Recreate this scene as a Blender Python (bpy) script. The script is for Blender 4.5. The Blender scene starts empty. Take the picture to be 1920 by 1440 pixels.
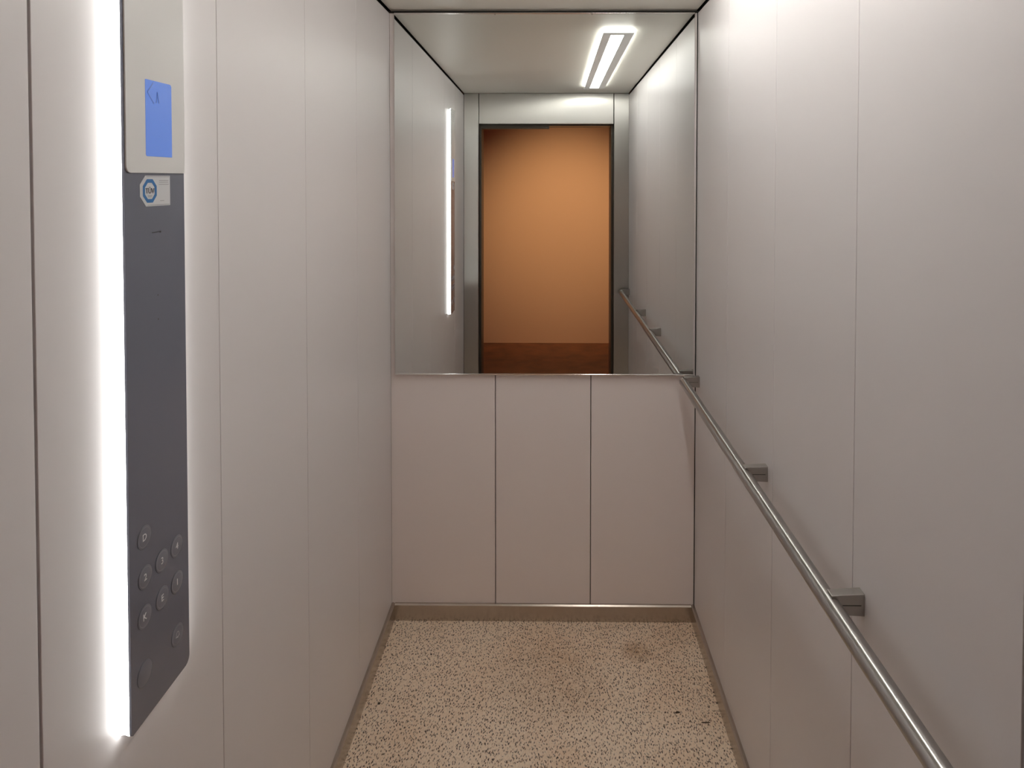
import bpy, bmesh, math, random
from mathutils import Vector, Matrix
random.seed(7)
S = bpy.context.scene
C = S.collection

# ------------------------------------------------------------------ camera
cd = bpy.data.cameras.new('camera'); cam = bpy.data.objects.new('camera', cd); C.objects.link(cam)
cd.sensor_width = 36.0; cd.lens = 23.735; cd.shift_x = -0.03051; cd.shift_y = -0.1841
cd.clip_start = 0.01
right = Vector((0.99995503, 0.00942903, 0.0010197))
down = Vector((0.00124596, -0.0240212, -0.99971067))
fwd = Vector((-0.0094018, 0.99966698, -0.02403187))
m = Matrix((right, -down, -fwd)).transposed().to_4x4()
m.translation = Vector((0.02301, -2.42172, 1.60335))
cam.matrix_world = m
S.camera = cam
# ------------------------------------------------------------------ world, exposure
w = bpy.data.worlds.new('world'); S.world = w; w.use_nodes = True
w.node_tree.nodes['Background'].inputs[0].default_value = (1.0, 0.93, 0.85, 1)
w.node_tree.nodes['Background'].inputs[1].default_value = 0.0
vs = S.view_settings
vs.view_transform = 'Standard'; vs.look = 'None'; vs.gamma = 1.0; vs.use_curve_mapping = False
vs.exposure = 0.12
LAMP = 21.5        # ceiling lamp, emission of its diffusers
PANEL_LIGHT = 8.5  # light strips of the control panel
HALL = 150.0        # spot in the hallway
S.cycles.max_bounces = 14; S.cycles.glossy_bounces = 10; S.cycles.diffuse_bounces = 8
S.cycles.sample_clamp_indirect = 6.0

# ------------------------------------------------------------------ materials
def mat(name, base, rough=0.5, metal=0.0, emit=None, strength=0.0, spec=0.5, bump=None, aniso=0.0, axis='Z', turn=0.0):
    mt = bpy.data.materials.new(name); mt.use_nodes = True
    nt = mt.node_tree; b = nt.nodes['Principled BSDF']
    b.inputs['Base Color'].default_value = (*base, 1)
    b.inputs['Roughness'].default_value = rough
    b.inputs['Metallic'].default_value = metal
    b.inputs['Specular IOR Level'].default_value = spec
    b.inputs['Anisotropic'].default_value = aniso
    b.inputs['Anisotropic Rotation'].default_value = turn
    if emit:
        b.inputs['Emission Color'].default_value = (*emit, 1)
        b.inputs['Emission Strength'].default_value = strength
    if aniso:
        tg = nt.nodes.new('ShaderNodeTangent'); tg.direction_type = 'RADIAL'; tg.axis = axis
        nt.links.new(tg.outputs[0], b.inputs['Tangent'])
    if bump:
        tc = nt.nodes.new('ShaderNodeTexCoord'); mp = nt.nodes.new('ShaderNodeMapping')
        ns = nt.nodes.new('ShaderNodeTexNoise'); bp = nt.nodes.new('ShaderNodeBump')
        nt.links.new(tc.outputs['Object'], mp.inputs[0]); nt.links.new(mp.outputs[0], ns.inputs['Vector'])
        mp.inputs['Scale'].default_value = bump[0]
        ns.inputs['Scale'].default_value = 1.0; ns.inputs['Detail'].default_value = 3
        bp.inputs['Strength'].default_value = bump[1]; bp.inputs['Distance'].default_value = 0.0005
        nt.links.new(ns.outputs['Fac'], bp.inputs['Height']); nt.links.new(bp.outputs[0], b.inputs['Normal'])
    return mt

M = {}
M['panel'] = mat('pale_grey_coated_steel', (0.71, 0.682, 0.684), 0.37, 0.0, spec=0.65, bump=((500, 500, 500), 0.08), aniso=0.6)
M['panel_back'] = mat('pale_grey_coated_steel_back', (0.80, 0.75, 0.74), 0.38, 0.0, bump=((500, 500, 500), 0.10))
M['ceil'] = mat('ceiling_grey_paint', (0.84, 0.825, 0.765), 0.42, 0.0)
M['gap'] = mat('dark_backing', (0.018, 0.017, 0.014), 0.8)
M['steel'] = mat('brushed_steel', (0.50, 0.485, 0.46), 0.30, 1.0, aniso=0.95)
M['skirt'] = mat('skirting_steel', (0.47, 0.41, 0.355), 0.25, 0.85, bump=((12, 12, 900), 0.25))
M['rail'] = mat('rail_steel', (0.45, 0.44, 0.425), 0.28, 1.0, aniso=0.85, axis='Y', turn=0.25)
M['bracket'] = mat('bracket_steel', (0.46, 0.44, 0.415), 0.26, 0.9)
M['chrome'] = mat('chrome_trim', (0.75, 0.74, 0.72), 0.12, 1.0)
M['mirror'] = mat('mirror_glass', (0.82, 0.845, 0.83), 0.0, 1.0)
M['white'] = mat('white_glass', (0.74, 0.74, 0.73), 0.25, 0.0)
M['glass'] = mat('dark_glass', (0.138, 0.148, 0.19), 0.20, 0.0, spec=0.8)
M['button'] = mat('button_grey', (0.185, 0.19, 0.225), 0.35)
M['glyph'] = mat('button_print', (0.85, 0.85, 0.88), 0.4)
M['screen'] = mat('blue_display', (0.06, 0.12, 0.35), 0.25, 0, (0.11, 0.21, 0.60), 0.55)
M['screen_mark'] = mat('display_mark', (0.04, 0.08, 0.25), 0.3, 0, (0.07, 0.15, 0.42), 0.42)
M['light'] = mat('panel_light_strip', (0.9, 0.9, 0.9), 0.5, 0, (1.0, 1.0, 0.97), PANEL_LIGHT)
M['light_low'] = mat('panel_light_low', (0.9, 0.9, 0.9), 0.5, 0, (1.0, 1.0, 0.97), 1.5)
M['lamp'] = mat('lamp_diffuser', (0.9, 0.9, 0.9), 0.5, 0, (1.0, 0.985, 0.95), LAMP)
M['lamp_edge'] = mat('lamp_edge_diffuser', (0.9, 0.9, 0.9), 0.5, 0, (1.0, 0.985, 0.93), LAMP * 1.35)
M['lamp_frame'] = mat('lamp_frame_self_lit', (0.66, 0.65, 0.62), 0.4, 0.0, (1.0, 0.98, 0.94), 0.17)  # grey frame; faint emission added to brighten its underside, no light passes through
M['housing'] = mat('panel_housing', (0.5, 0.5, 0.5), 0.4)
M['sticker'] = mat('sticker_white', (0.62, 0.63, 0.65), 0.35)
M['blue'] = mat('sticker_blue', (0.03, 0.15, 0.38), 0.35)
M['ink'] = mat('ink_dark', (0.03, 0.03, 0.035), 0.5)
M['ink_grey'] = mat('ink_grey', (0.28, 0.28, 0.30), 0.5)
M['jamb'] = mat('bronze_door_reveal', (0.055, 0.042, 0.028), 0.4, 0.3)
M['hall_wall'] = mat('orange_painted_plaster', (0.64, 0.33, 0.225), 0.7, bump=((60, 60, 60), 0.15))
M['hall_ceil'] = mat('hallway_ceiling_paint', (0.6, 0.5, 0.4), 0.8)
M['debris'] = mat('dark_crumb', (0.06, 0.04, 0.025), 0.7)
M['spot'] = mat('spot_housing', (0.7, 0.7, 0.7), 0.4, 0.4)
M['spot_glow'] = mat('spot_glow', (1, 1, 1), 0.5, 0, (1.0, 0.75, 0.45), 6.0)

def floor_material():
    mt = bpy.data.materials.new('speckled_rubber_floor'); mt.use_nodes = True
    nt = mt.node_tree; N = nt.nodes; Lk = nt.links.new; b = N['Principled BSDF']
    b.inputs['Roughness'].default_value = 0.55
    tc = N.new('ShaderNodeTexCoord')
    def flakes(scale, rot, lo, hi, loc):
        mp = N.new('ShaderNodeMapping'); mp.inputs['Scale'].default_value = scale
        mp.inputs['Rotation'].default_value = (0, 0, rot); mp.inputs['Location'].default_value = loc
        Lk(tc.outputs['Object'], mp.inputs[0])
        ns = N.new('ShaderNodeTexNoise'); ns.inputs['Scale'].default_value = 1; ns.inputs['Detail'].default_value = 1.2
        ns.inputs['Roughness'].default_value = 0.4; ns.inputs['Distortion'].default_value = 0.4
        Lk(mp.outputs[0], ns.inputs['Vector'])
        r = N.new('ShaderNodeMapRange'); r.inputs['From Min'].default_value = lo; r.inputs['From Max'].default_value = hi
        Lk(ns.outputs['Fac'], r.inputs['Value']); return r.outputs[0]
    def mix(fac, a, c):
        mx = N.new('ShaderNodeMix'); mx.data_type = 'RGBA'
        if hasattr(fac, 'is_linked'): Lk(fac, mx.inputs['Factor'])
        else: mx.inputs['Factor'].default_value = fac
        for k, v in ((6, a), (7, c)):
            if hasattr(v, 'is_linked'): Lk(v, mx.inputs[k])
            else: mx.inputs[k].default_value = (*v, 1)
        return mx.outputs[2]
    def mul(a, k):
        n = N.new('ShaderNodeMath'); n.operation = 'MULTIPLY'; Lk(a, n.inputs[0])
        if hasattr(k, 'is_linked'): Lk(k, n.inputs[1])
        else: n.inputs[1].default_value = k
        return n.outputs[0]
    # broad wear stains
    st = N.new('ShaderNodeTexNoise'); st.inputs['Scale'].default_value = 3.2; st.inputs['Detail'].default_value = 5
    Lk(tc.outputs['Object'], st.inputs['Vector'])
    sr = N.new('ShaderNodeMapRange'); sr.inputs['From Min'].default_value = 0.42; sr.inputs['From Max'].default_value = 0.66
    Lk(st.outputs['Fac'], sr.inputs['Value'])
    col = mix(mul(sr.outputs[0], 0.6), (0.90, 0.745, 0.58), (0.75, 0.53, 0.355))
    # round brown stain near the right rear corner
    for (cx, cy, rad, k) in ((0.32, -0.165, 0.06, 0.6), (0.02, -0.30, 0.22, 0.30)):
        vd = N.new('ShaderNodeVectorMath'); vd.operation = 'DISTANCE'; Lk(tc.outputs['Object'], vd.inputs[0])
        vd.inputs[1].default_value = (cx, cy, 0)
        rr = N.new('ShaderNodeMapRange'); rr.inputs['From Min'].default_value = rad; rr.inputs['From Max'].default_value = rad * 0.5
        Lk(vd.outputs['Value'], rr.inputs['Value'])
        n2 = N.new('ShaderNodeTexNoise'); n2.inputs['Scale'].default_value = 30; Lk(tc.outputs['Object'], n2.inputs['Vector'])
        col = mix(mul(mul(rr.outputs[0], n2.outputs['Fac']), k * 1.6), col, (0.34, 0.17, 0.06))
    def dashes(scale, rot, loc, edge, share):
        mp = N.new('ShaderNodeMapping'); mp.vector_type = 'TEXTURE'
        mp.inputs['Scale'].default_value = (1 / scale[0], 1 / scale[1], 1)
        mp.inputs['Rotation'].default_value = (0, 0, rot); mp.inputs['Location'].default_value = loc
        Lk(tc.outputs['Object'], mp.inputs[0])
        vo = N.new('ShaderNodeTexVoronoi'); vo.voronoi_dimensions = '2D'; vo.inputs['Scale'].default_value = 1
        Lk(mp.outputs[0], vo.inputs['Vector'])
        r = N.new('ShaderNodeMapRange'); r.inputs['From Min'].default_value = edge; r.inputs['From Max'].default_value = edge * 0.7
        Lk(vo.outputs['Distance'], r.inputs['Value'])
        sp_ = N.new('ShaderNodeSeparateColor'); Lk(vo.outputs['Color'], sp_.inputs[0])
        lt = N.new('ShaderNodeMath'); lt.operation = 'LESS_THAN'; Lk(sp_.outputs[0], lt.inputs[0]); lt.inputs[1].default_value = share
        dk = N.new('ShaderNodeMapRange'); dk.inputs['To Min'].default_value = 0.45; dk.inputs['To Max'].default_value = 1.0
        Lk(sp_.outputs[1], dk.inputs['Value'])
        return mul(mul(r.outputs[0], lt.outputs[0]), dk.outputs[0])
    grain = flakes((330, 110, 1), 0.1, 0.45, 0.62, (3, 7, 0))
    col = mix(mul(grain, 0.32), col, (0.52, 0.37, 0.25))
    for sc_, rt, lc, ed, sh, c in (((150, 50), 0.30, (0.31, 0.7, 0), 0.22, 0.7, (0.88, 0.78, 0.64)),
                                   ((135, 50), -0.30, (1.3, 0.2, 0), 0.22, 0.75, (0.22, 0.13, 0.07)),
                                   ((115, 48), 0.28, (0.9, 1.7, 0), 0.21, 0.62, (0.030, 0.013, 0.005)),
                                   ((120, 46), -0.22, (2.4, 0.4, 0), 0.21, 0.55, (0.030, 0.013, 0.005)),
                                   ((100, 62), 0.75, (4.1, 2.2, 0), 0.16, 0.45, (0.030, 0.013, 0.005))):
        col = mix(dashes(sc_, rt, lc, ed, sh), col, c)
    Lk(col, b.inputs['Base Color'])
    return mt
M['floor'] = floor_material()

def hall_floor_material():
    mt = mat('brown_hallway_floor', (0.2, 0.06, 0.03), 0.45)
    nt = mt.node_tree; b = nt.nodes['Principled BSDF']
    ns = nt.nodes.new('ShaderNodeTexNoise'); ns.inputs['Scale'].default_value = 6; ns.inputs['Detail'].default_value = 6
    cr = nt.nodes.new('ShaderNodeValToRGB')
    cr.color_ramp.elements[0].position = 0.35; cr.color_ramp.elements[0].color = (0.15, 0.045, 0.018, 1)
    cr.color_ramp.elements[1].position = 0.7; cr.color_ramp.elements[1].color = (0.27, 0.085, 0.035, 1)
    tc = nt.nodes.new('ShaderNodeTexCoord'); nt.links.new(tc.outputs['Object'], ns.inputs['Vector'])
    nt.links.new(ns.outputs['Fac'], cr.inputs[0]); nt.links.new(cr.outputs[0], b.inputs['Base Color'])
    return mt
M['hall_floor'] = hall_floor_material()

# ------------------------------------------------------------------ helpers (shapes in world coordinates)
def new(): return bmesh.new()
def box(bm, x0, x1, y0, y1, z0, z1, bevel=0.0, seg=2):
    r = bmesh.ops.create_cube(bm, size=1.0); vs_ = r['verts']
    for v in vs_:
        v.co = Vector(((x0 + x1) / 2 + v.co.x * (x1 - x0), (y0 + y1) / 2 + v.co.y * (y1 - y0), (z0 + z1) / 2 + v.co.z * (z1 - z0)))
    if bevel:
        es = list({e for v in vs_ for e in v.link_edges})
        bmesh.ops.bevel(bm, geom=es, offset=bevel, segments=seg, profile=0.5, affect='EDGES')
def prism(bm, pts, axis, a, b):
    """extrude the outline pts (2-D, in the two remaining axes) along axis from a to b"""
    def P(p, t):
        q = list(p); q.insert(axis, t); return Vector(q)
    lo = [bm.verts.new(P(p, a)) for p in pts]; hi = [bm.verts.new(P(p, b)) for p in pts]
    n = len(pts)
    bm.faces.new(lo); bm.faces.new(list(reversed(hi)))
    for i in range(n): bm.faces.new((lo[i], hi[i], hi[(i + 1) % n], lo[(i + 1) % n]))
    bmesh.ops.recalc_face_normals(bm, faces=bm.faces)
def tube(bm, p0, p1, r, seg=48, bevel=0.0):
    p0, p1 = Vector(p0), Vector(p1); d = p1 - p0
    rot = d.to_track_quat('Z', 'Y').to_matrix().to_4x4()
    r_ = bmesh.ops.create_cone(bm, cap_ends=True, segments=seg, radius1=r, radius2=r, depth=d.length,
                               matrix=Matrix.Translation((p0 + p1) / 2) @ rot)
    if bevel:
        es = [e for v in r_['verts'] for e in v.link_edges if len(e.link_faces) == 2 and any(len(f.verts) > 4 for f in e.link_faces)]
        bmesh.ops.bevel(bm, geom=list(set(es)), offset=bevel, segments=3, profile=0.5, affect='EDGES')
def rounded(y0, y1, z0, z1, radii, n=6):
    """outline in (y,z); radii for corners (y0z0, y1z0, y1z1, y0z1)"""
    pts = []
    for (cy, cz, sy, sz, a0), r in zip(((y0, z0, 1, 1, 180), (y1, z0, -1, 1, 270), (y1, z1, -1, -1, 0), (y0, z1, 1, -1, 90)), radii):
        if r <= 0: pts.append((cy, cz)); continue
        for k in range(n + 1):
            a = math.radians(a0 + 90 * k / n)
            pts.append((cy + sy * r + r * math.cos(a), cz + sz * r + r * math.sin(a)))
    return pts
def wpos(o):
    p = Vector((0, 0, 0))
    while o: p += o.location; o = o.parent
    return p
def obj(name, bm, mt, parent=None, origin=None, smooth=False):
    me = bpy.data.meshes.new(name)
    o = bpy.data.objects.new(name, me); C.objects.link(o)
    if parent: o.parent = parent; org = wpos(parent)
    else:
        org = Vector(origin) if origin else Vector((0, 0, 0)); o.location = org
    bmesh.ops.translate(bm, verts=bm.verts, vec=-org)
    if smooth:
        for f in bm.faces: f.smooth = True
    bm.to_mesh(me); bm.free(); me.materials.append(mt)
    if smooth:
        me.set_sharp_from_angle(angle=math.radians(40))
    return o
def thing(name, label, cat, loc, group=None):
    o = bpy.data.objects.new(name, None); C.objects.link(o); o.location = loc; o.empty_display_size = 0.05
    o['label'] = label; o['category'] = cat
    if group: o['group'] = group
    return o
def struct(o, label=None):
    o['kind'] = 'structure'
    if label: o['label'] = label
    return o
def text_mesh(name, s, size, centre, mt, parent, depth=0.0004, stretch=1.0):
    """text lying on the left wall: reading direction +y, up +z, facing +x"""
    cu = bpy.data.curves.new('tmp_text', 'FONT'); cu.body = s; cu.size = size; cu.extrude = depth / 2
    cu.align_x = 'CENTER'; cu.align_y = 'CENTER'; cu.resolution_u = 4
    t = bpy.data.objects.new('tmp_text', cu)
    C.objects.link(t); dg = bpy.context.evaluated_depsgraph_get(); dg.update()
    me = bpy.data.meshes.new_from_object(t.evaluated_get(dg)); C.objects.unlink(t); bpy.data.objects.remove(t)
    bm = bmesh.new(); bm.from_mesh(me)
    xs = [v.co.x for v in bm.verts]; ys = [v.co.y for v in bm.verts]
    mx, my_ = (min(xs) + max(xs)) / 2, (min(ys) + max(ys)) / 2
    for v in bm.verts:
        x, y, z = v.co
        v.co = Vector((centre[0] + z, centre[1] + (x - mx) * stretch, centre[2] + (y - my_)))
    return obj(name, bm, mt, parent)

W, L, H = 0.55, 2.10, 2.208
SEAMS = [0.0, -0.42, -0.84, -1.26, -1.68, -2.10]
G = 0.0022      # half the joint between wall panels
WT = 2.1955     # top edge of the wall panels, just under the ceiling

# ------------------------------------------------------------------ the lift car
bm = new(); box(bm, -0.60, 0.60, -2.12, 0.03, -0.03, 0.0)
struct(obj('floor', bm, M['floor']), 'speckled beige lift floor')
bm = new(); box(bm, -0.5485, 0.5485, -2.115, 0.05, H, H + 0.03)
ce = struct(obj('ceiling', bm, M['ceil']), 'grey painted lift ceiling')
bm = new(); box(bm, -0.62, 0.62, -2.115, 0.05, H + 0.031, H + 0.04); obj('backing', bm, M['gap'], ce)

def side_wall(side):
    s = -1 if side == 'left' else 1
    bm = new()
    gap = {0.0: 0.001, -2.10: 0.0015, -1.68: G}
    for y in SEAMS[1:4]:      # closed joints: a shallow groove between neighbouring panels
        x0, x1 = sorted((s * (W + 0.0022), s * (W + 0.018))); box(bm, x0, x1, y - 0.003, y + 0.003, 0.0, WT - 0.001)
    for a, b in zip(SEAMS[:-1], SEAMS[1:]):
        y0, y1 = b + gap.get(b, 0.0010), a - gap.get(a, 0.0010)
        if s < 0: box(bm, -W - 0.02, -W, y0, y1, 0.0, WT, 0.0008, 2)
        else: box(bm, W, W + 0.02, y0, y1, 0.0, WT, 0.0008, 2)
    o = struct(obj('wall_' + side, bm, M['panel']), 'pale grey panelled %s lift wall' % side)
    bm = new()
    x0, x1 = sorted((s * (W + 0.0205), s * (W + 0.035)))
    box(bm, x0, x1, -2.115, 0.03, 0.0, H + 0.03)
    obj('backing', bm, M['gap'], o)
side_wall('left'); side_wall('right')

bm = new()
for a, b in ((-W - 0.0015, -0.172), (-0.172, 0.173), (0.173, W - 0.0012)):
    box(bm, a + 0.0015, b - 0.0015, 0.0, 0.02, 0.0, WT, 0.0003, 1)
wb = struct(obj('wall_back', bm, M['panel_back']), 'rear lift wall of three pale grey panels')
bm = new(); box(bm, -0.60, 0.60, 0.0205, 0.035, 0.0, H)
obj('backing', bm, M['gap'], wb)

# front wall beside and over the opening
bm = new()
box(bm, -W + 0.002, -0.4525, -L - 0.03, -L, 0.0, H - 0.003, 0.001, 2)
box(bm, 0.4525, W, -L - 0.03, -L, 0.0, H - 0.003, 0.001, 2)
box(bm, -0.4470, 0.4470, -L - 0.03, -L, 2.0035, H - 0.003, 0.001, 2)
wf = struct(obj('wall_front', bm, M['steel']), 'stainless steel front wall of the lift around its opening')
bm = new(); box(bm, -0.60, -0.450, -L - 0.045, -L - 0.031, 0, H); box(bm, 0.450, 0.60, -L - 0.045, -L - 0.031, 0, H)
box(bm, -0.452, 0.452, -L - 0.045, -L - 0.031, 2.0035, H)
obj('backing', bm, M['gap'], wf)

# skirting
def skirt(side):
    hb, pb = 0.0600, 0.0120
    def prof(sx, sy):  # outline (distance from wall, height)
        return [(0, 0), (pb, 0), (pb, hb - 0.0038), (pb - 0.0050, hb), (0, hb)]
    bm = new()
    if side == 'back':
        prism(bm, [(-d, z) for d, z in prof(0, 0)], 0, -W + pb, W - pb)
    else:
        s = -1 if side == 'left' else 1
        pts = [(s * (W - d), z) for d, z in prof(0, 0)]
        lo, hi = -L + 0.001, -0.0005
        def P(p, t): return Vector((p[0], t, p[1]))
        a = [bm.verts.new(P(p, lo)) for p in pts]; b = [bm.verts.new(P(p, hi)) for p in pts]
        bm.faces.new(a); bm.faces.new(list(reversed(b)))
        for i in range(len(pts)): bm.faces.new((a[i], b[i], b[(i + 1) % len(pts)], a[(i + 1) % len(pts)]))
        bmesh.ops.recalc_face_normals(bm, faces=bm.faces)
    struct(obj('baseboard_' + side, bm, M['skirt']), 'brushed steel skirting along the %s lift wall' % side)
for s in ('left', 'right', 'back'): skirt(s)

# door sill and landing frame
bm = new(); box(bm, -0.46, 0.46, -2.275, -2.12, -0.02, -0.001)
for k in range(3): box(bm, -0.46, 0.46, -2.15 - k * 0.045, -2.14 - k * 0.045, -0.001, 0.0005)
struct(obj('trim_1', bm, M['steel']), 'grooved metal door sill')
bm = new()
box(bm, -0.475, -0.4360, -2.300, -2.150, 0, 2.03); box(bm, 0.4360, 0.475, -2.300, -2.150, 0, 2.03)
box(bm, -0.4400, 0.4400, -2.300, -2.150, 1.995, 2.03)
box(bm, -0.4400, 0.02, -2.190, -2.155, 1.975, 1.995)
struct(obj('trim_2', bm, M['jamb']), 'dark bronze frame of the landing door')

# ------------------------------------------------------------------ hallway beyond the opening
HX0, HX1, HY, HZ = -1.7, 1.9, -4.47, 2.60
bm = new(); box(bm, HX0, HX1, HY, -2.300, -0.03, -0.001)
struct(obj('floor', bm, M['hall_floor']), 'brown hallway floor')
bm = new(); box(bm, HX0, HX1, HY, -2.300, HZ, HZ + 0.03)
struct(obj('ceiling', bm, M['hall_ceil']), 'hallway ceiling')
for nm, a in (('wall_hallway', (HX0, HX1, HY - 0.05, HY, 0, HZ)), ('wall_hallway_left', (HX0 - 0.05, HX0, HY, -2.3, 0, HZ)),
              ('wall_hallway_right', (HX1, HX1 + 0.05, HY, -2.3, 0, HZ))):
    bm = new(); box(bm, *a); struct(obj(nm, bm, M['hall_wall']), 'orange painted hallway wall')
bm = new()
box(bm, HX0, -0.476, -2.299, -2.2, 0, HZ); box(bm, 0.476, HX1, -2.299, -2.2, 0, HZ); box(bm, -0.476, 0.476, -2.299, -2.2, 2.031, HZ)
struct(obj('wall_landing', bm, M['hall_wall']), 'orange hallway wall around the lift opening')

sp = thing('wall_spotlight', 'round spotlight on the orange hallway wall above the lift opening', 'spotlight', (0.25, -2.2995, 2.14))
bm = new(); tube(bm, (0.25, -2.2995, 2.14), (0.25, -2.32, 2.14), 0.04); obj('base', bm, M['spot'], sp, smooth=True)
bm = new(); tube(bm, (0.25, -2.32, 2.14), (0.25, -2.40, 2.14), 0.010); obj('arm', bm, M['spot'], sp, smooth=True)
c0 = Vector((0.25, -2.42, 2.14))
aim = (Vector((0.19, HY, 1.12)) - c0).normalized()
bm = new(); tube(bm, c0 - aim * 0.05, c0 + aim * 0.04, 0.035, bevel=0.003); obj('housing', bm, M['spot'], sp, smooth=True)
bm = new(); tube(bm, c0 + aim * 0.041, c0 + aim * 0.043, 0.030); obj('bulb', bm, M['spot_glow'], sp)
ld = bpy.data.lights.new('spot_light', 'SPOT'); lo = bpy.data.objects.new('spot_light', ld); C.objects.link(lo)
ld.energy = HALL; ld.color = (1.0, 0.80, 0.42); ld.spot_size = math.radians(70); ld.spot_blend = 1.0; ld.shadow_soft_size = 0.03
lo.parent = sp; lo.location = (c0 + aim * 0.06) - wpos(sp); lo.rotation_euler = aim.to_track_quat('-Z', 'Y').to_euler()

# ------------------------------------------------------------------ wall mirror
mr = thing('wall_mirror', 'large frameless mirror on the upper half of the rear wall, reflecting an orange hallway', 'mirror', (0.003, -0.010, 0.905))
mz0, mz1, mx0, mx1 = 0.9050, 2.1915, -0.5315, 0.5375
def my(z): return -0.012 + 0.0074 * (z - 1.5)     # the glass leans back a little towards its top
bm = new()
def lean_box(bm, x0, x1, z0, z1, front, back):
    vs_ = []
    for x in (x0, x1):
        for z in (z0, z1):
            for y in (my(z) + front, back): vs_.append(bm.verts.new((x, y, z)))
    a, b, c, d, e, f, g, h = vs_   # x0z0F x0z0B x0z1F x0z1B x1z0F x1z0B x1z1F x1z1B
    for q in ((a, e, g, c), (b, d, h, f), (a, c, d, b), (e, f, h, g), (a, b, f, e), (c, g, h, d)): bm.faces.new(q)
    bmesh.ops.recalc_face_normals(bm, faces=bm.faces)
lean_box(bm, mx0, mx1, mz0, mz1, 0, -0.003); obj('glass', bm, M['mirror'], mr)
bm = new(); lean_box(bm, mx0 + 0.001, mx1 - 0.001, mz0 + 0.001, mz1 - 0.001, 0.004, -0.0002); obj('backing_board', bm, M['gap'], mr)
bm = new(); yb = my(mz0)
tube(bm, (mx0, yb - 0.0005, mz0 - 0.0018), (mx1, yb - 0.0005, mz0 - 0.0018), 0.0024, 16)
box(bm, mx0, mx1, yb - 0.001, -0.0005, mz0 - 0.0045, mz0 - 0.0022); obj('lower_trim', bm, M['chrome'], mr, smooth=True)
bm = new(); yt = my(mz1)
tube(bm, (mx0, yt - 0.0005, mz1 + 0.0018), (mx1, yt - 0.0005, mz1 + 0.0018), 0.0024, 16)
obj('upper_trim', bm, M['chrome'], mr, smooth=True)
for x in (-0.172, 0.173):
    bm = new(); box(bm, x - 0.0016, x + 0.0016, yt - 0.0032, yt + 0.004, mz1 - 0.0035, mz1 + 0.005, 0.0004); obj('clip', bm, M['bracket'], mr)

# ------------------------------------------------------------------ ceiling lamp
lm = thing('ceiling_light', 'long slim ceiling lamp with grey frame and white glow along the right side', 'lamp', (0.298, -1.04, H))
lx0, lx1, ly0, ly1, lz = 0.2360, 0.3600, -1.800, -0.300, 2.1900
ix0, ix1, iy0, iy1 = 0.2700, 0.3230, -1.765, -0.338
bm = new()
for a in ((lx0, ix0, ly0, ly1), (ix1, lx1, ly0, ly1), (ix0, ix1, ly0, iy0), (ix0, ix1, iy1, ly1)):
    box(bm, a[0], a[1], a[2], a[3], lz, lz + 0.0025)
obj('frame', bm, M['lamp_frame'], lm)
bm = new(); box(bm, ix0, ix1, iy0, iy1, lz + 0.001, lz + 0.0024); obj('diffuser', bm, M['lamp'], lm)
bm = new(); box(bm, lx0 + 0.004, lx1 - 0.004, ly0 + 0.004, ly1 - 0.004, lz + 0.003, H - 0.0005); obj('edge_diffuser', bm, M['lamp_edge'], lm)

# ------------------------------------------------------------------ lift control panel
FX = -0.532          # front of the glass
cp = thing('control_panel', 'tall slim lift control panel with glowing edges and blue display on the left wall', 'control panel', (-W, -1.4735, 0.859))
py0, py1, pz0, pz1 = -1.5462, -1.4020, 0.8595, 2.0250
bm = new(); prism(bm, rounded(py0, py1, pz0, pz1, (0.004, 0.012, 0.012, 0.004)), 0, FX - 0.003, FX)
obj('glass_front', bm, M['glass'], cp)
bm = new(); box(bm, -W + 0.0002, FX - 0.0032, py0 + 0.006, py1 - 0.006, pz0 + 0.008, pz1 - 0.008); obj('housing', bm, M['housing'], cp)
def strip(y_edge, y_base):
    bm = new(); zs = (pz0 + 0.002, pz1 - 0.002); sgn = 1 if y_edge > y_base else -1
    q = [(-W + 0.0002, y_base), (FX - 0.0031, y_edge), (FX - 0.0031, y_edge + sgn * 0.004), (-W + 0.0002, y_edge + sgn * 0.004)]
    prism(bm, q, 2, *zs)
    for v in bm.verts:      # the ends slope in towards the wall
        if v.co.x < -W + 0.001: v.co.z += 0.011 if v.co.z < 1.4 else -0.011
    return bm
obj('light_strip', strip(py0, py0 - 0.0055), M['light'], cp)
obj('light_strip', strip(py1, py1 + 0.0060), M['light'], cp)
bm = new(); prism(bm, [(-W + 0.0002, pz0 - 0.002), (FX - 0.0031, pz0 + 0.001), (FX - 0.0031, pz0 + 0.006), (-W + 0.0002, pz0 + 0.006)], 1, py0 + 0.006, py1 - 0.008)
obj('light_strip', bm, M['light_low'], cp)
# white upper module with the blue display
bm = new(); prism(bm, rounded(py0 + 0.002, py1 - 0.001, 1.6115, pz1, (0.009, 0.002, 0.009, 0.009)), 0, FX + 0.0001, FX + 0.0022)
hd = obj('display_housing', bm, M['white'], cp)
bm = new(); prism(bm, rounded(-1.5015, -1.4380, 1.6345, 1.7400, (0.003, 0.001, 0.004, 0.001)), 0, FX + 0.0023, FX + 0.0027)
obj('display_screen', bm, M['screen'], hd)
bm = new()
def stroke(bm, pts, wd=0.0016, x0=FX + 0.0028, x1=FX + 0.0030):
    for a, b in zip(pts[:-1], pts[1:]):
        d = Vector((b[0] - a[0], b[1] - a[1])).normalized() * wd / 2; n = Vector((-d.y, d.x))
        q = [Vector(a) - d + n, Vector(a) - d - n, Vector(b) + d - n, Vector(b) + d + n]
        lo = [bm.verts.new((x1, p.x, p.y)) for p in q]; bm.faces.new(lo)
stroke(bm, [(-1.4840, 1.7365), (-1.4972, 1.7225), (-1.4830, 1.7085)])
stroke(bm, [(-1.4765, 1.7105), (-1.4740, 1.7240), (-1.4700, 1.7105)], 0.0022)
obj('display_symbol', bm, M['screen_mark'], hd)
bm = new()
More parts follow.
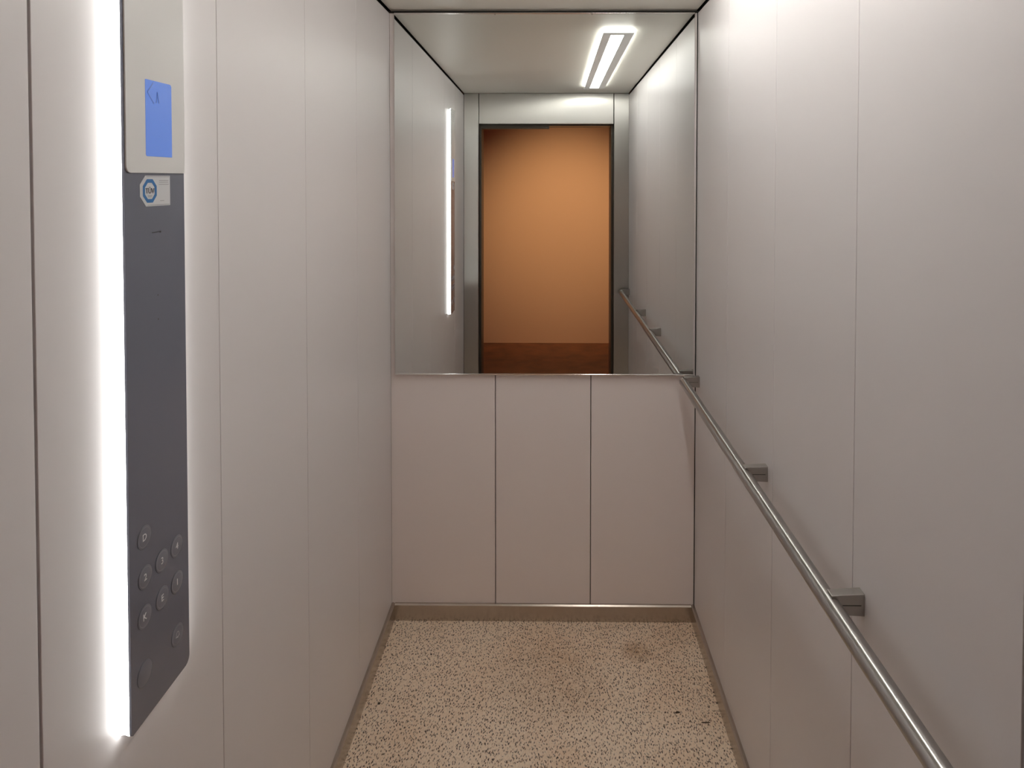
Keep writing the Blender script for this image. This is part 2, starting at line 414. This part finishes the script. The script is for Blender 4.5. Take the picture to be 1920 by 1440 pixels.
for k in range(5): box(bm, FX + 0.0023, FX + 0.0028, -1.50, -1.445, 1.955 + k * 0.012, 1.960 + k * 0.012)
obj('speaker_grille', bm, M['ink_grey'], hd)
# inspection sticker
sy0, sy1, sz0, sz1 = -1.5130, -1.4405, 1.5652, 1.6078
bm = new(); prism(bm, [(sy0 + 0.0135, sz0), (sy1, sz0), (sy1, sz1), (sy0 + 0.0125, sz1), (sy0, 1.5955), (sy0, 1.5795)], 0, FX + 0.0001, FX + 0.0004)
st = obj('inspection_sticker', bm, M['sticker'], cp); st['label'] = 'white sticker with a blue octagon'
bm = new(); oc = (-1.4905, 1.5866); ro, ri = 0.0177, 0.0122
for k in range(8):
    a0, a1 = math.radians(22.5 + 45 * k), math.radians(67.5 + 45 * k)
    q = [(oc[0] + r * math.cos(a), oc[1] + r * math.sin(a)) for r, a in ((ri, a0), (ro, a0), (ro, a1), (ri, a1))]
    bm.faces.new([bm.verts.new((FX + 0.0006, *p)) for p in q])
obj('octagon', bm, M['blue'], st)
text_mesh('lettering', 'T\u00dcV', 0.0105, (FX + 0.0007, oc[0], oc[1] + 0.001), M['ink'], st)
bm = new()
for z, a, b in ((1.5800, -1.4955, -1.4855), (1.5783, -1.4945, -1.4865), (1.6062, -1.4980, -1.4425), (1.5668, -1.4960, -1.4425), (1.6010, -1.4680, -1.4450), (1.5985, -1.4680, -1.4450), (1.5955, -1.4690, -1.4440), (1.5723, -1.4660, -1.4560)):
    box(bm, FX + 0.0005, FX + 0.0006, a, b, z - 0.00035, z + 0.00035)
obj('print_lines', bm, M['ink_grey'], st)
# small marks on the glass
bm = new(); box(bm, FX + 0.0001, FX + 0.0004, -1.4860, -1.4655, 1.5278, 1.5287); box(bm, FX + 0.0001, FX + 0.0004, -1.4670, -1.4640, 1.5268, 1.5292)
obj('key_slot', bm, M['ink'], cp)
for z in (1.4388, 1.4045):
    bm = new(); tube(bm, (FX + 0.0001, -1.4735, z), (FX + 0.0004, -1.4735, z), 0.0012, 12); obj('pin_hole', bm, M['ink'], cp)
# buttons
def button(y, z, glyph, r=0.0155):
    bm = new(); tube(bm, (FX + 0.0001, y, z), (FX + 0.0008, y, z), r, 40, 0.0003); b = obj('button', bm, M['button'], cp, smooth=True)
    bm = new()
    n = 40
    for k in range(n):
        a0, a1 = 2 * math.pi * k / n, 2 * math.pi * (k + 1) / n
        q = [(y + rr * math.cos(a), z + rr * math.sin(a)) for rr, a in ((r * 0.80, a0), (r * 0.86, a0), (r * 0.86, a1), (r * 0.80, a1))]
        bm.faces.new([bm.verts.new((FX + 0.0010, *p)) for p in q])
    obj('button_ring', bm, M['ring'], b)
    if glyph == 'bell':
        bm = new(); X = FX + 0.0011
        pts = [(-5, -3), (-4, -1), (-3.6, 2), (-2, 4.4), (0, 5), (2, 4.4), (3.6, 2), (4, -1), (5, -3), (-5, -3)]
        stroke(bm, [(y + a * 0.0009, z + b * 0.0009 + 0.0004) for a, b in pts], 0.0008, X, X)
        stroke(bm, [(y - 0.0011, z - 0.0036), (y + 0.0011, z - 0.0036)], 0.0009, X, X)
        obj('button_symbol', bm, M['glyph'], b)
    elif glyph:
        text_mesh('button_letter', glyph, 0.0135, (FX + 0.0010, y, z), M['glyph'], b)
    return b
M['ring'] = mat('button_ring', (0.27, 0.275, 0.31), 0.4)
for (y, z, g) in ((-1.5136, 1.1127, 'D'), (-1.4346, 1.0570, '4'), (-1.4730, 1.0570, '3'), (-1.5130, 1.0570, '2'),
                  (-1.4346, 1.0030, '1'), (-1.4730, 1.0030, 'E'), (-1.5150, 1.0030, 'K'), (-1.4356, 0.9234, 'bell')):
    button(y, z, g)
bm = new(); tube(bm, (FX + 0.0001, -1.5165, 0.9253), (FX + 0.0008, -1.5165, 0.9253), 0.0165, 40, 0.0003)
b9 = obj('button', bm, M['button'], cp, smooth=True)

# ------------------------------------------------------------------ handrail
RX, RZ, RR = 0.497, 0.888, 0.0150
hr = thing('handrail', 'round brushed steel handrail along the right wall on four brackets', 'handrail', (RX, -1.05, RZ))
bm = new(); tube(bm, (RX, -2.072, RZ), (RX, -0.045, RZ), RR, 64, 0.002); obj('rail', bm, M['rail'], hr, smooth=True)
for yf in (-0.068, -0.8065, -1.3070, -2.055):
    bm = new(); y1 = yf + 0.020
    pts = [(RX - 0.002, 0.9085), (W, 0.9115), (W, 0.8740), (RX + 0.010, 0.8760), (RX - 0.002, 0.8880)]
    lo = [bm.verts.new((p[0], yf, p[1])) for p in pts]; hi = [bm.verts.new((p[0], y1, p[1])) for p in pts]
    bm.faces.new(lo); bm.faces.new(list(reversed(hi)))
    for i in range(5): bm.faces.new((lo[i], hi[i], hi[(i + 1) % 5], lo[(i + 1) % 5]))
    bmesh.ops.recalc_face_normals(bm, faces=bm.faces)
    bmesh.ops.bevel(bm, geom=bm.edges[:], offset=0.0007, segments=2, profile=0.5, affect='EDGES')
    b = obj('bracket', bm, M['bracket'], hr)
    bm = new(); box(bm, RX + 0.016, W - 0.006, yf - 0.0002, yf + 0.0004, 0.8918, 0.8930); obj('slot', bm, M['gap'], b)

# ------------------------------------------------------------------ crumbs on the floor
def crumb(x, y, pts, label):
    bm = new(); k = 0.001
    v0 = [bm.verts.new((x + a * k, y + b * k, 0.0001)) for a, b in pts]
    v1 = [bm.verts.new((x + a * k * 0.7, y + b * k * 0.7, 0.0018)) for a, b in pts]
    n = len(pts); bm.faces.new(list(reversed(v0))); bm.faces.new(v1)
    for i in range(n): bm.faces.new((v0[i], v0[(i + 1) % n], v1[(i + 1) % n], v1[i]))
    bmesh.ops.recalc_face_normals(bm, faces=bm.faces)
    o = obj('crumb', bm, M['debris'], origin=(x, y, 0)); o['label'] = label; o['category'] = 'crumb'
crumb(0.4095, -0.425, [(-9, -2), (-3, -4), (4, -3), (10, 1), (3, 5), (-4, 3)], 'dark leaf-shaped crumb on the beige floor near the right skirting')
crumb(0.4860, -0.462, [(-13, -2), (0, -2.5), (14, -0.5), (14, 1.5), (0, 1), (-13, 1)], 'thin dark sliver touching the right skirting')
crumb(-0.497, -0.400, [(-4, -4), (3, -4), (5, 1), (2, 5), (-4, 3)], 'small dark crumb on the beige floor near the left skirting')
